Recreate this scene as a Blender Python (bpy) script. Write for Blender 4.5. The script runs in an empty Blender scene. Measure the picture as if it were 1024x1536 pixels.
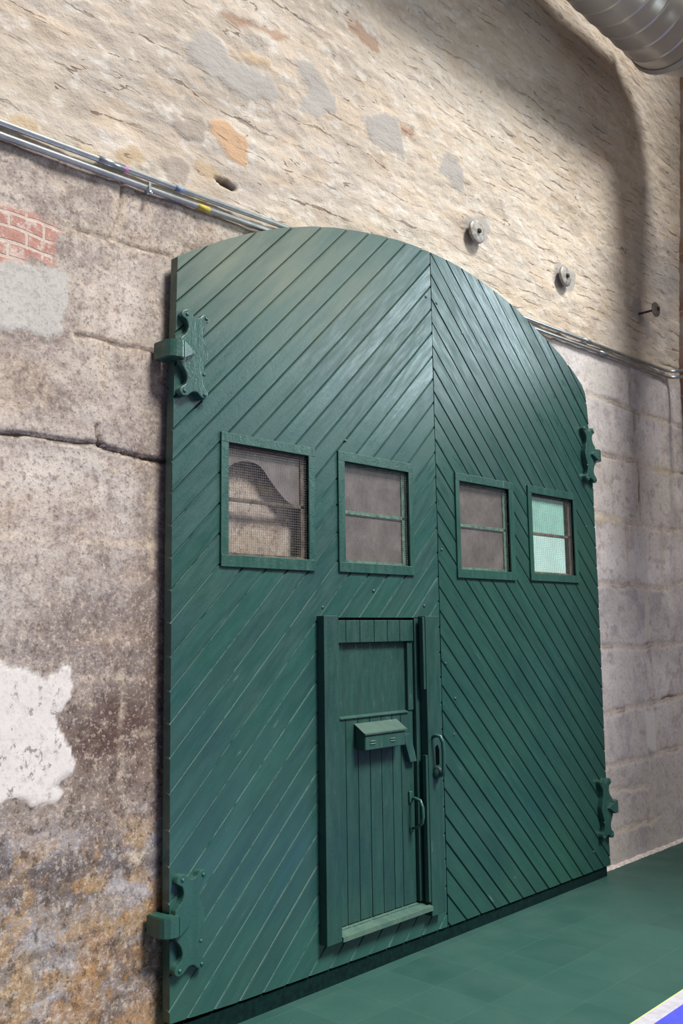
# An old green double gate standing against a weathered stone wall.
# Axes: x along the wall to the right, y into the wall, z up.  Gate face at y=0.
import bpy, bmesh, math, json
import numpy as np
from mathutils import Vector, Matrix

scn = bpy.context.scene
col = scn.collection
WALL_Y = 0.09
FLOOR_Z = -0.092
CORNER_X = 3.62
rng = np.random.RandomState(7)

# ------------------------------------------------------------------ helpers
def lin(c):
    c = np.asarray(c, float) / 255.0
    return np.where(c <= 0.04045, c / 12.92, ((c + 0.055) / 1.055) ** 2.4)

def rgba(r, g, b):
    v = lin((r, g, b))
    return (float(v[0]), float(v[1]), float(v[2]), 1.0)

def link(name, bm, mat, parent=None, smooth=False):
    bmesh.ops.recalc_face_normals(bm, faces=bm.faces)
    me = bpy.data.meshes.new(name)
    bm.to_mesh(me); bm.free()
    if mat: me.materials.append(mat)
    if smooth:
        for p in me.polygons: p.use_smooth = True
    o = bpy.data.objects.new(name, me)
    col.objects.link(o)
    if parent: o.parent = parent
    return o

def empty(name, loc, label, cat, group=None):
    o = bpy.data.objects.new(name, None)
    o.empty_display_size = 0.1
    col.objects.link(o); o.location = loc
    o["label"] = label; o["category"] = cat
    if group: o["group"] = group
    bpy.context.view_layer.update()
    return o

def under(o, parent):
    """parent a mesh built in world coordinates (parents are only ever moved, not turned)"""
    off = Vector((0, 0, 0)); p = parent
    while p: off += p.location; p = p.parent
    o.parent = parent
    o.data.transform(Matrix.Translation(-off))
    return o

def part(name, bm, mat, parent, smooth=False, label=None):
    o = link(name, bm, mat, None, smooth)
    under(o, parent)
    if label: o["label"] = label
    return o

def tag(o, label, cat, group=None):
    o["label"] = label; o["category"] = cat
    if group: o["group"] = group
    return o

def add_box(bm, x0, x1, y0, y1, z0, z1, bev=0.0):
    g = bmesh.ops.create_cube(bm, size=1.0)
    vs = g["verts"]
    for v in vs:
        v.co = Vector(((x0 + x1) / 2 + v.co.x * (x1 - x0), (y0 + y1) / 2 + v.co.y * (y1 - y0), (z0 + z1) / 2 + v.co.z * (z1 - z0)))
    if bev > 0:
        es = list({e for v in vs for e in v.link_edges})
        bmesh.ops.bevel(bm, geom=es, offset=bev, segments=2, affect="EDGES", profile=0.6)

def add_prism(bm, pts, y0, y1, bev=0.0):
    """polygon in x,z extruded from y0 (front) to y1"""
    f = bm.faces.new([bm.verts.new((p[0], y0, p[1])) for p in pts])
    r = bmesh.ops.extrude_face_region(bm, geom=[f])
    nv = [e for e in r["geom"] if isinstance(e, bmesh.types.BMVert)]
    for v in nv: v.co.y = y1
    if bev > 0:
        front = [e for e in f.edges]
        bmesh.ops.bevel(bm, geom=front, offset=bev, segments=2, affect="EDGES", profile=0.6)

def add_extrude(bm, prof, axis, a, b):
    """closed 2D profile swept along one axis: 'z' -> profile (x,y); 'x' -> profile (y,z)"""
    def P(p, t): return (p[0], p[1], t) if axis == "z" else (t, p[0], p[1])
    A = [bm.verts.new(P(p, a)) for p in prof]; B = [bm.verts.new(P(p, b)) for p in prof]
    n = len(prof)
    for i in range(n): bm.faces.new((A[i], A[(i + 1) % n], B[(i + 1) % n], B[i]))
    bm.faces.new(A); bm.faces.new(B[::-1])

def add_tube(bm, pts, r, seg=10, caps=True):
    pts = [Vector(p) for p in pts]; rings = []
    rr = r if isinstance(r, (list, tuple)) else [r] * len(pts)
    t0 = (pts[1] - pts[0]).normalized()
    n = t0.cross(Vector((0, 0, 1)))
    if n.length < 0.1: n = t0.cross(Vector((0, 1, 0)))
    n.normalize()
    for i, p in enumerate(pts):
        t = (pts[min(i + 1, len(pts) - 1)] - pts[max(i - 1, 0)]).normalized()
        n = (n - t * n.dot(t)).normalized(); b = t.cross(n)
        rings.append([bm.verts.new(p + (n * math.cos(2 * math.pi * k / seg) + b * math.sin(2 * math.pi * k / seg)) * rr[i]) for k in range(seg)])
    for A, B in zip(rings, rings[1:]):
        for k in range(seg): bm.faces.new((A[k], A[(k + 1) % seg], B[(k + 1) % seg], B[k]))
    if caps: bm.faces.new(rings[0][::-1]); bm.faces.new(rings[-1])

def add_lathe_y(bm, cx, cz, prof, seg=24, ph=0.0):
    """profile of (radius, y) spun round an axis along y"""
    rings = [[bm.verts.new((cx + r * math.cos(ph + 2 * math.pi * k / seg), y, cz + r * math.sin(ph + 2 * math.pi * k / seg))) for k in range(seg)] for r, y in prof]
    for A, B in zip(rings, rings[1:]):
        for k in range(seg): bm.faces.new((A[k], A[(k + 1) % seg], B[(k + 1) % seg], B[k]))
    bm.faces.new(rings[0]); bm.faces.new(rings[-1][::-1])

def smooth_loop(pts, n=3):
    out = []; m = len(pts)
    for i in range(m):
        p0, p1, p2, p3 = (np.array(pts[(i + k - 1) % m], float) for k in range(4))
        for j in range(n):
            t = j / n
            out.append(tuple(0.5 * (2 * p1 + (p2 - p0) * t + (2 * p0 - 5 * p1 + 4 * p2 - p3) * t * t + (3 * p1 - p0 - 3 * p2 + p3) * t ** 3)))
    return out

# ------------------------------------------------------------- node helpers
class NT:
    def __init__(s, name):
        s.m = bpy.data.materials.new(name); s.m.use_nodes = True
        s.t = s.m.node_tree; s.t.nodes.clear()
        s.out = s.t.nodes.new("ShaderNodeOutputMaterial")
        s.b = s.t.nodes.new("ShaderNodeBsdfPrincipled")
        s.t.links.new(s.b.outputs[0], s.out.inputs[0])
        s.tc = s.t.nodes.new("ShaderNodeNewGeometry").outputs["Position"]
    def put(s, sock, v):
        if isinstance(v, bpy.types.NodeSocket): s.t.links.new(v, sock)
        elif v is not None: sock.default_value = v
    def node(s, k, **kw):
        n = s.t.nodes.new(k)
        for a, b in kw.items(): setattr(n, a, b)
        return n
    def scale(s, v, sc, loc=(0, 0, 0), rot=(0, 0, 0)):
        n = s.node("ShaderNodeMapping"); s.put(n.inputs[0], v)
        n.inputs["Location"].default_value = loc; n.inputs["Rotation"].default_value = rot; n.inputs["Scale"].default_value = sc
        return n.outputs[0]
    def noise(s, scale, detail=3, rough=0.55, vec=None, dist=0.0):
        n = s.node("ShaderNodeTexNoise"); s.put(n.inputs["Vector"], vec or s.tc)
        n.inputs["Scale"].default_value = scale; n.inputs["Detail"].default_value = detail
        n.inputs["Roughness"].default_value = rough; n.inputs["Distortion"].default_value = dist
        return n.outputs["Fac"]
    def ramp(s, v, a, b, lo=0.0, hi=1.0):
        n = s.node("ShaderNodeMapRange"); n.interpolation_type = "SMOOTHSTEP"
        s.put(n.inputs[0], v); n.inputs[1].default_value = a; n.inputs[2].default_value = b
        n.inputs[3].default_value = lo; n.inputs[4].default_value = hi
        return n.outputs[0]
    def math(s, op, a, b=None, clamp=False):
        n = s.node("ShaderNodeMath", operation=op, use_clamp=clamp)
        s.put(n.inputs[0], a); s.put(n.inputs[1], b); return n.outputs[0]
    def mix(s, f, a, b, mode="MIX"):
        n = s.node("ShaderNodeMix", data_type="RGBA", blend_type=mode)
        s.put(n.inputs["Factor"], f)
        s.put(n.inputs[6], a); s.put(n.inputs[7], b); return n.outputs[2]
    def attr(s, name, out="Fac"):
        return s.node("ShaderNodeAttribute", attribute_name=name).outputs[out]
    def xyz(s, v=None):
        n = s.node("ShaderNodeSeparateXYZ"); s.put(n.inputs[0], v or s.tc); return n.outputs
    def bump(s, h, strength, dist, nrm=None):
        n = s.node("ShaderNodeBump"); s.put(n.inputs["Height"], h); n.inputs["Strength"].default_value = strength
        n.inputs["Distance"].default_value = dist
        if nrm: s.put(n.inputs["Normal"], nrm)
        return n.outputs[0]
    def set(s, **kw):
        for k, v in kw.items(): s.put(s.b.inputs[k.replace("_", " ")], v)
        return s.m

# ---------------------------------------------------------------- materials
def green_paint(name, base=(42, 84, 78), dust=0.0, rough=0.42, bump=1.0, dark=1.0, ang=None):
    n = NT(name)
    big = n.noise(1.3, 4, 0.6)
    if ang is None: grain = n.scale(n.tc, (1.6, 1, 0.3))
    else:
        grain = n.scale(n.scale(n.tc, (1, 1, 1), rot=(0, ang, 0)), (0.22, 1, 1.5))
    along = n.noise(9, 5, 0.65, grain)
    streak = n.noise(26, 4, 0.6, grain)
    fine = n.noise(120, 3, 0.6)
    b = np.array(base, float) * dark
    c = n.mix(n.ramp(big, 0.3, 0.72), rgba(*(b * (0.88, 0.93, 0.98))), rgba(*(b * (1.12, 1.06, 1.0))))
    c = n.mix(n.ramp(along, 0.38, 0.7, 0, 0.75), c, rgba(*(b * (1.28, 1.15, 1.14))))
    # scuffs and chips of pale undercoat
    chip = n.math("MULTIPLY", n.ramp(n.noise(55, 4, 0.7), 0.69, 0.75), n.ramp(n.noise(5, 2), 0.5, 0.66))
    c = n.mix(n.math("MULTIPLY", chip, 0.5), c, rgba(120, 140, 128))
    scr = n.math("MULTIPLY", n.ramp(streak, 0.66, 0.72), n.ramp(n.noise(3.5, 3), 0.48, 0.62))
    c = n.mix(n.math("MULTIPLY", scr, 0.45), c, rgba(104, 132, 126))
    r = n.ramp(streak, 0.25, 0.75, rough - 0.10, rough + 0.14)
    if ang is not None:
        pk = n.attr("plank")
        c = n.mix(1.0, c, n.mix(pk, (0.85, 0.87, 0.88, 1), (1.05, 1.04, 1.04, 1)), "MULTIPLY")
        r = n.math("ADD", r, n.math("MULTIPLY", n.math("SUBTRACT", pk, 0.5), -0.16))
    if dust > 0:
        X = n.xyz()
        k = n.math("MULTIPLY", n.ramp(X[0], 0.2, -1.5), n.ramp(X[2], 2.75, 3.45))
        k = n.math("MULTIPLY", k, n.ramp(n.noise(5, 5, 0.65, grain), 0.3, 0.75, 0.3, 1))
        k = n.math("MULTIPLY", k, dust)
        c = n.mix(k, c, rgba(122, 128, 110))
        r = n.mix(k, r, (0.75, 0.75, 0.75, 1))
        # pale dusty tint in the board joints, painting in the light they catch
        g = n.attr("groove")
        up = n.math("MULTIPLY", n.ramp(g, 0.25, 0.8), n.ramp(n.noise(14, 4, 0.7), 0.32, 0.52))
        pz = n.math("MULTIPLY", n.ramp(X[0], 0.0, -0.02), n.ramp(X[2], 2.8, 1.4, 0.25, 1.15))
        c = n.mix(n.math("MULTIPLY", up, n.math("MULTIPLY", pz, 0.75)), c, rgba(108, 134, 130))
        deep = n.ramp(g, 0.86, 1.0)
        c = n.mix(n.math("MULTIPLY", deep, n.math("MULTIPLY", n.ramp(n.noise(5, 3), 0.35, 0.55, 0.5, 0.95), n.math("SUBTRACT", 1.0, n.math("MULTIPLY", pz, 0.75)))), c, rgba(10, 22, 20))
    h = n.math("ADD", n.math("MULTIPLY", n.noise(60, 4, 0.6), 0.6), n.math("MULTIPLY", n.noise(11, 3, 0.5), 1.1))
    h = n.math("ADD", h, n.math("MULTIPLY", fine, 0.25))
    h = n.math("ADD", h, n.math("MULTIPLY", along, 0.9)); h = n.math("ADD", h, n.math("MULTIPLY", streak, 0.8))
    return n.set(Base_Color=c, Roughness=r, Normal=n.bump(h, (0.34 if ang is None else 0.16) * bump, 0.006), Specular_IOR_Level=0.6)

def simple(name, c, rough=0.5, metal=0.0, var=0.12, scale=40, bump=0.15):
    n = NT(name); b = np.array(c, float)
    k = n.noise(scale, 4, 0.6)
    cc = n.mix(n.ramp(k, 0.3, 0.7), rgba(*np.clip(b * (1 - var), 0, 255)), rgba(*np.clip(b * (1 + var), 0, 255)))
    return n.set(Base_Color=cc, Roughness=rough, Metallic=metal, Normal=n.bump(n.noise(scale * 2, 3), bump, 0.004))

M = {}
M["gate"] = green_paint("gate_paint", (37, 76, 71), dust=0.9, rough=0.34, ang=math.pi / 4)
M["gate_right"] = green_paint("gate_paint_right", (34, 73, 66), dust=0.9, rough=0.34, ang=-math.pi / 4)
M["trim"] = green_paint("trim_paint", (33, 74, 66), rough=0.38)
M["wicket"] = green_paint("wicket_paint", (27, 64, 58), rough=0.46)
M["iron"] = green_paint("iron_paint", (36, 76, 69), rough=0.34, bump=1.3)
M["box"] = green_paint("mailbox_paint", (32, 70, 62), rough=0.5, bump=0.4)
M["palegreen"] = simple("pale_green_paint", (88, 126, 109), 0.65, var=0.25, scale=30)
M["wood"] = simple("bare_wood", (96, 84, 76), 0.8, var=0.3, scale=25)
M["wire"] = simple("wire", (116, 116, 112), 0.6, 0.2)
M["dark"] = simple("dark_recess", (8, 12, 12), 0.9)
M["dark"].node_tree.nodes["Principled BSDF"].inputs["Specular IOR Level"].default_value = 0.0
M["zinc"] = simple("galvanised_tube", (190, 196, 198), 0.3, 0.85, var=0.06, scale=12, bump=0.03)
M["coupling"] = simple("coupling_metal", (165, 170, 175), 0.35, 0.8, var=0.05)
M["steel"] = simple("weathered_steel", (150, 145, 138), 0.6, 0.35, var=0.18)
M["rust"] = simple("rusty_rod", (84, 66, 60), 0.8, 0.2, var=0.25)
M["pink"] = simple("pink_sticker", (190, 120, 175), 0.6, var=0.04)
M["yellow"] = simple("yellow_sticker", (190, 175, 70), 0.6, var=0.06)
M["bluesticker"] = simple("printed_sticker", (120, 135, 160), 0.6, var=0.2)
M["teal"] = simple("teal_film", (158, 212, 196), 0.5, var=0.06, scale=6, bump=0.05)
M["aqua"] = simple("pale_aqua_film", (205, 246, 234), 0.5, var=0.05, scale=6, bump=0.05)

def dusty_glass():
    n = NT("dusty_glass")
    n.set(Base_Color=n.mix(n.ramp(n.noise(7, 5, 0.65), 0.3, 0.7), rgba(112, 104, 102), rgba(142, 133, 130)), Roughness=0.45)
    tr = n.node("ShaderNodeBsdfTransparent"); mx = n.node("ShaderNodeMixShader")
    n.put(mx.inputs[0], n.ramp(n.noise(12, 4, 0.6), 0.3, 0.7, 0.72, 0.88))
    n.put(mx.inputs[1], tr.outputs[0]); n.put(mx.inputs[2], n.b.outputs[0]); n.put(n.out.inputs[0], mx.outputs[0])
    return n.m
M["glass"] = dusty_glass()

def duct_metal():
    n = NT("spiral_duct_metal")
    k = n.noise(2, 3, 0.5)
    c = n.mix(n.ramp(k, 0.3, 0.7), rgba(200, 198, 188), rgba(214, 212, 204))
    return n.set(Base_Color=c, Metallic=0.45, Roughness=n.ramp(n.noise(3, 3), 0.3, 0.7, 0.30, 0.38), Normal=n.bump(n.noise(9, 2), 0.02, 0.01))
M["duct"] = duct_metal()

def floor_mat():
    n = NT("green_floor_tiles")
    br = n.node("ShaderNodeTexBrick", offset=0.0, squash=1.0)
    n.put(br.inputs["Vector"], n.scale(n.tc, (1, 1, 1), loc=(-0.063, 0.36, 0)))
    for k, v in (("Scale", 1.0), ("Mortar Size", 0.0025), ("Mortar Smooth", 0.3), ("Bias", 0.0), ("Brick Width", 0.307), ("Row Height", 0.307)):
        br.inputs[k].default_value = v
    br.inputs["Color1"].default_value = rgba(41, 77, 70); br.inputs["Color2"].default_value = rgba(48, 85, 77); br.inputs["Mortar"].default_value = rgba(55, 92, 83)
    c = n.mix(n.ramp(n.noise(2.2, 5, 0.6), 0.3, 0.7, 0, 0.4), br.outputs["Color"], rgba(60, 91, 84))
    c = n.mix(n.ramp(n.noise(160, 2), 0.72, 0.76, 0, 0.35), c, rgba(120, 150, 140))
    X = n.xyz(n.scale(n.tc, (1, 1, 1)))
    rib = n.math("SINE", n.math("MULTIPLY", X[0], 520.0))
    h = n.math("ADD", n.math("MULTIPLY", rib, 0.25), n.math("MULTIPLY", br.outputs["Fac"], -1.0))
    return n.set(Base_Color=c, Roughness=n.ramp(n.noise(4, 4), 0.3, 0.7, 0.42, 0.6), Normal=n.bump(h, 0.25, 0.002), Specular_IOR_Level=0.4)
M["floor"] = floor_mat()
M["line"] = simple("white_line_paint", (184, 181, 190), 0.7, var=0.05, scale=30)
M["lineedge"] = simple("yellow_line_edge", (205, 215, 130), 0.6, var=0.04)
M["court"] = simple("blue_court_tiles", (74, 80, 222), 0.55, var=0.06, scale=30)
M["sillgreen"] = green_paint("pale_sill_paint", (66, 96, 84), rough=0.6)  # paler green than the rest of the wicket
M["lidgreen"] = green_paint("dusty_lid_paint", (56, 84, 75), rough=0.6, bump=0.4)
M["shade_beam"] = simple("shade_beam_paint", (8, 32, 32), 0.95, var=0.2)  # near black, to stand in for shade under the gate
M["shade_beam"].node_tree.nodes["Principled BSDF"].inputs["Specular IOR Level"].default_value = 0.1
M["hall"] = simple("hall_floor", (120, 114, 106), 0.6, var=0.08, scale=8)
FEAT = json.loads('''{"cement":[[[-1.662,4.504],[-1.56,4.545],[-1.475,4.505],[-1.432,4.453],[-1.345,4.466],[-1.209,4.462],[-1.14,4.39],[-1.233,4.322],[-1.334,4.27],[-1.432,4.291],[-1.558,4.289],[-1.64,4.305],[-1.72,4.337],[-1.74,4.38]],[[-1.018,4.653],[-0.868,4.693],[-0.817,4.637],[-0.713,4.563],[-0.715,4.483],[-0.872,4.388],[-0.972,4.376],[-0.958,4.458],[-0.895,4.563],[-0.994,4.587]],[[-0.469,4.554],[-0.276,4.666],[-0.171,4.645],[-0.101,4.426],[-0.313,4.42],[-0.428,4.457]],[[0.229,4.538],[0.336,4.647],[0.441,4.618],[0.489,4.497],[0.503,4.422],[0.361,4.429],[0.208,4.442]],[[0.494,4.248],[0.606,4.296],[0.754,4.262],[0.748,4.143],[0.596,4.097],[0.49,4.156]],[[1.596,4.279],[1.724,4.286],[1.869,4.235],[1.88,4.146],[1.762,4.074],[1.651,4.065],[1.548,4.117]],[[2.806,4.315],[2.924,4.337],[2.959,4.208],[2.964,4.103],[2.864,4.104],[2.752,4.125],[2.763,4.224]],[[2.97,4.153],[3.073,4.161],[3.093,4.043],[3.019,3.994],[2.975,4.049]]],"greystone":[[[-1.802,3.971],[-1.717,4.065],[-1.618,4.08],[-1.608,4.024],[-1.637,3.927],[-1.715,3.897],[-1.773,3.924]],[[-1.874,3.786],[-1.791,3.818],[-1.714,3.78],[-1.723,3.677],[-1.827,3.665],[-1.864,3.709]]],"orange":[[[-1.567,4.075],[-1.453,4.087],[-1.367,4.068],[-1.345,3.916],[-1.431,3.902],[-1.515,3.957],[-1.567,4.006]]],"brown":[[[-1.529,4.677],[-1.433,4.698],[-1.378,4.679],[-1.4,4.641],[-1.497,4.639]],[[-1.389,4.692],[-1.208,4.744],[-1.066,4.756],[-1.09,4.725],[-1.255,4.684]],[[-0.639,5.086],[-0.47,5.107],[-0.325,5.07],[-0.327,4.994],[-0.473,5.0],[-0.585,5.03]],[[-0.141,4.625],[-0.014,4.655],[-0.016,4.577],[-0.096,4.568]]],"tan":[[[-1.656,3.818],[-1.556,3.83],[-1.452,3.807],[-1.535,3.769],[-1.636,3.775]],[[-2.632,3.684],[-2.548,3.697],[-2.481,3.68],[-2.488,3.641],[-2.589,3.637]],[[-2.094,3.719],[-1.991,3.758],[-1.964,3.728],[-2.042,3.675],[-2.093,3.68]],[[-1.389,4.527],[-1.232,4.564],[-1.139,4.569],[-1.255,4.507],[-1.367,4.483]],[[-2.274,3.665],[-2.177,3.679],[-2.176,3.649],[-2.257,3.634]]],"hole":[[[-1.555,3.787],[-1.473,3.799],[-1.41,3.778],[-1.431,3.762],[-1.514,3.764]]],"brick":[[[-2.682,3.265],[-2.618,3.27],[-2.474,3.278],[-2.37,3.289],[-2.351,3.261],[-2.379,3.196],[-2.37,3.102],[-2.468,3.091],[-2.611,3.077],[-2.675,3.075]]],"plaster":[[[-2.675,3.075],[-2.611,3.077],[-2.468,3.091],[-2.37,3.097],[-2.304,3.081],[-2.309,3.012],[-2.336,2.927],[-2.345,2.835],[-2.39,2.77],[-2.459,2.788],[-2.504,2.81],[-2.602,2.803],[-2.664,2.793]]],"white":[[[-2.613,1.474],[-2.555,1.463],[-2.505,1.456],[-2.464,1.445],[-2.403,1.462],[-2.349,1.44],[-2.274,1.467],[-2.268,1.442],[-2.271,1.359],[-2.329,1.28],[-2.3,1.23],[-2.288,1.161],[-2.269,1.063],[-2.304,0.982],[-2.387,0.956],[-2.478,0.959],[-2.537,0.949],[-2.594,0.948]],[[2.596,0.958],[2.81,0.943],[2.771,0.629],[2.614,0.668]],[[2.726,1.842],[2.792,1.843],[2.766,1.491],[2.674,1.492]],[[2.604,2.09],[2.73,2.108],[2.749,1.944],[2.606,1.965]],[[2.724,1.367],[2.779,1.366],[2.765,1.119],[2.714,1.146]]],"beige":[[[-1.988,0.712],[-1.897,0.697],[-1.908,0.639],[-1.938,0.6],[-1.975,0.641]],[[1.978,2.431],[2.22,2.438],[2.421,2.425],[2.575,2.401],[2.262,2.363],[1.971,2.359]],[[2.962,2.883],[3.263,2.932],[3.443,2.898],[3.074,2.85]]],"joints":[["crack",[[-2.639,2.357],[-2.586,2.362],[-2.476,2.373],[-2.302,2.381],[-2.157,2.387],[-2.141,2.381],[-2.017,2.362],[-1.932,2.358],[-1.792,2.358],[-1.625,2.351],[-1.468,2.344]]],["crack",[[-2.153,2.473],[-2.149,2.425],[-2.145,2.38]]],["mortar",[[-2.141,2.809],[-2.142,2.692],[-2.146,2.46]]],["crack2",[[-2.275,2.832],[-2.158,2.841],[-1.992,2.841],[-1.798,2.84]]],["crack2",[[-2.373,3.286],[-2.185,3.297],[-2.0,3.305],[-1.804,3.319]]],["crack2",[[-2.064,3.595],[-2.073,3.493],[-2.084,3.396],[-2.119,3.318]]],["mortar",[[-2.073,3.493],[-2.07,3.354]]],["mortar",[[-2.625,1.966],[-2.572,1.967],[-2.407,1.966],[-2.231,1.969],[-1.977,1.981],[-1.822,1.976]]],["mortar",[[-1.896,2.215],[-1.896,2.024],[-1.88,1.88]]],["mortar",[[-2.276,1.418],[-2.031,1.41],[-1.815,1.394]]],["mortar",[[-2.025,1.429],[-2.017,1.183],[-2.016,0.968]]],["mortar",[[-1.962,1.178],[-1.812,1.174]]],["soft",[[-2.265,1.004],[-1.808,0.928]]],["soft",[[-2.578,0.684],[-2.368,0.672],[-2.227,0.655],[-1.953,0.627],[-1.804,0.613]]],["soft",[[-2.413,0.389],[-2.161,0.339],[-1.948,0.346],[-1.8,0.33]]],["fine",[[1.968,3.34],[2.571,3.329],[3.252,3.317],[3.621,3.317]]],["fine",[[2.168,2.901],[2.685,2.902],[2.737,2.883],[3.019,2.876],[3.563,2.897]]],["fine",[[2.002,2.433],[2.523,2.407],[3.074,2.388],[3.495,2.403]]],["fine",[[1.999,1.911],[2.573,1.914],[3.071,1.901],[3.435,1.963]]],["fine",[[2.002,1.457],[2.679,1.443],[2.844,1.452],[3.365,1.455]]],["fine",[[2.001,0.976],[2.522,0.999],[2.846,1.015],[3.307,1.038]]],["fine",[[1.988,0.606],[2.633,0.607],[3.252,0.632]]],["fine",[[2.04,0.433],[2.608,0.396]]],["fine",[[2.082,0.149],[2.631,0.145],[2.849,0.16]]],["mfine",[[2.679,3.68],[2.675,3.4]]],["mfine",[[2.732,3.316],[2.696,2.904]]],["mfine",[[3.252,3.317],[3.193,2.951]]],["mfine",[[2.737,2.883],[2.714,2.44]]],["mfine",[[2.496,2.398],[2.468,1.911]]],["mfine",[[3.073,2.374],[3.061,1.914]]],["mfine",[[2.756,1.868],[2.736,1.467]]],["mfine",[[2.754,1.391],[2.797,1.067]]],["mfine",[[2.81,0.943],[2.768,0.605]]],["mfine",[[2.685,0.589],[2.654,0.118]]],["crack2",[[3.108,2.886],[3.319,2.894],[3.563,2.897]]],["crack2",[[2.932,1.035],[3.135,1.041],[3.307,1.038]]],["crack2",[[2.728,2.895],[2.74,2.766],[2.719,2.582]]],["crack2",[[3.065,3.874],[3.246,3.836],[3.504,3.834],[3.688,3.809]]]]}''')

# ------------------------------------------------------------------ the wall
def lattice_noise(X, Z, sx, sz, seed):
    r = np.random.RandomState(seed); T = r.rand(256, 256).astype(np.float32)
    u = X * sx + 1000.37; v = Z * sz + 1000.71
    i = np.floor(u).astype(int); j = np.floor(v).astype(int)
    a = u - i; b = v - j
    a = a * a * (3 - 2 * a); b = b * b * (3 - 2 * b)
    i0, i1, j0, j1 = i % 256, (i + 1) % 256, j % 256, (j + 1) % 256
    return (T[i0, j0] * (1 - a) + T[i1, j0] * a) * (1 - b) + (T[i0, j1] * (1 - a) + T[i1, j1] * a) * b

def fbm(X, Z, sx, sz, seed, octv=4, gain=0.55):
    s = 0; amp = 1; tot = 0
    for k in range(octv):
        s = s + amp * lattice_noise(X, Z, sx * 2 ** k, sz * 2 ** k, seed * 31 + k); tot += amp; amp *= gain
    return s / tot

def sstep(a, b, v):
    t = np.clip((v - a) / (b - a), 0, 1); return t * t * (3 - 2 * t)

def poly_sd(px, pz, pts):
    """signed distance to a polygon, negative inside"""
    d = np.full(px.shape, 1e9); ins = np.zeros(px.shape, bool); n = len(pts)
    for k in range(n):
        ax, az = pts[k]; bx, bz = pts[(k + 1) % n]
        ex, ez = bx - ax, bz - az
        t = np.clip(((px - ax) * ex + (pz - az) * ez) / (ex * ex + ez * ez + 1e-12), 0, 1)
        d = np.minimum(d, np.hypot(px - ax - t * ex, pz - az - t * ez))
        c = ((az > pz) != (bz > pz)) & (px < (bx - ax) * (pz - az) / (bz - az + 1e-12) + ax)
        ins ^= c
    return np.where(ins, -d, d)

def line_d(px, pz, pts):
    d = np.full(px.shape, 1e9)
    for (ax, az), (bx, bz) in zip(pts, pts[1:]):
        ex, ez = bx - ax, bz - az
        t = np.clip(((px - ax) * ex + (pz - az) * ez) / (ex * ex + ez * ez + 1e-12), 0, 1)
        d = np.minimum(d, np.hypot(px - ax - t * ex, pz - az - t * ez))
    return d

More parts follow.
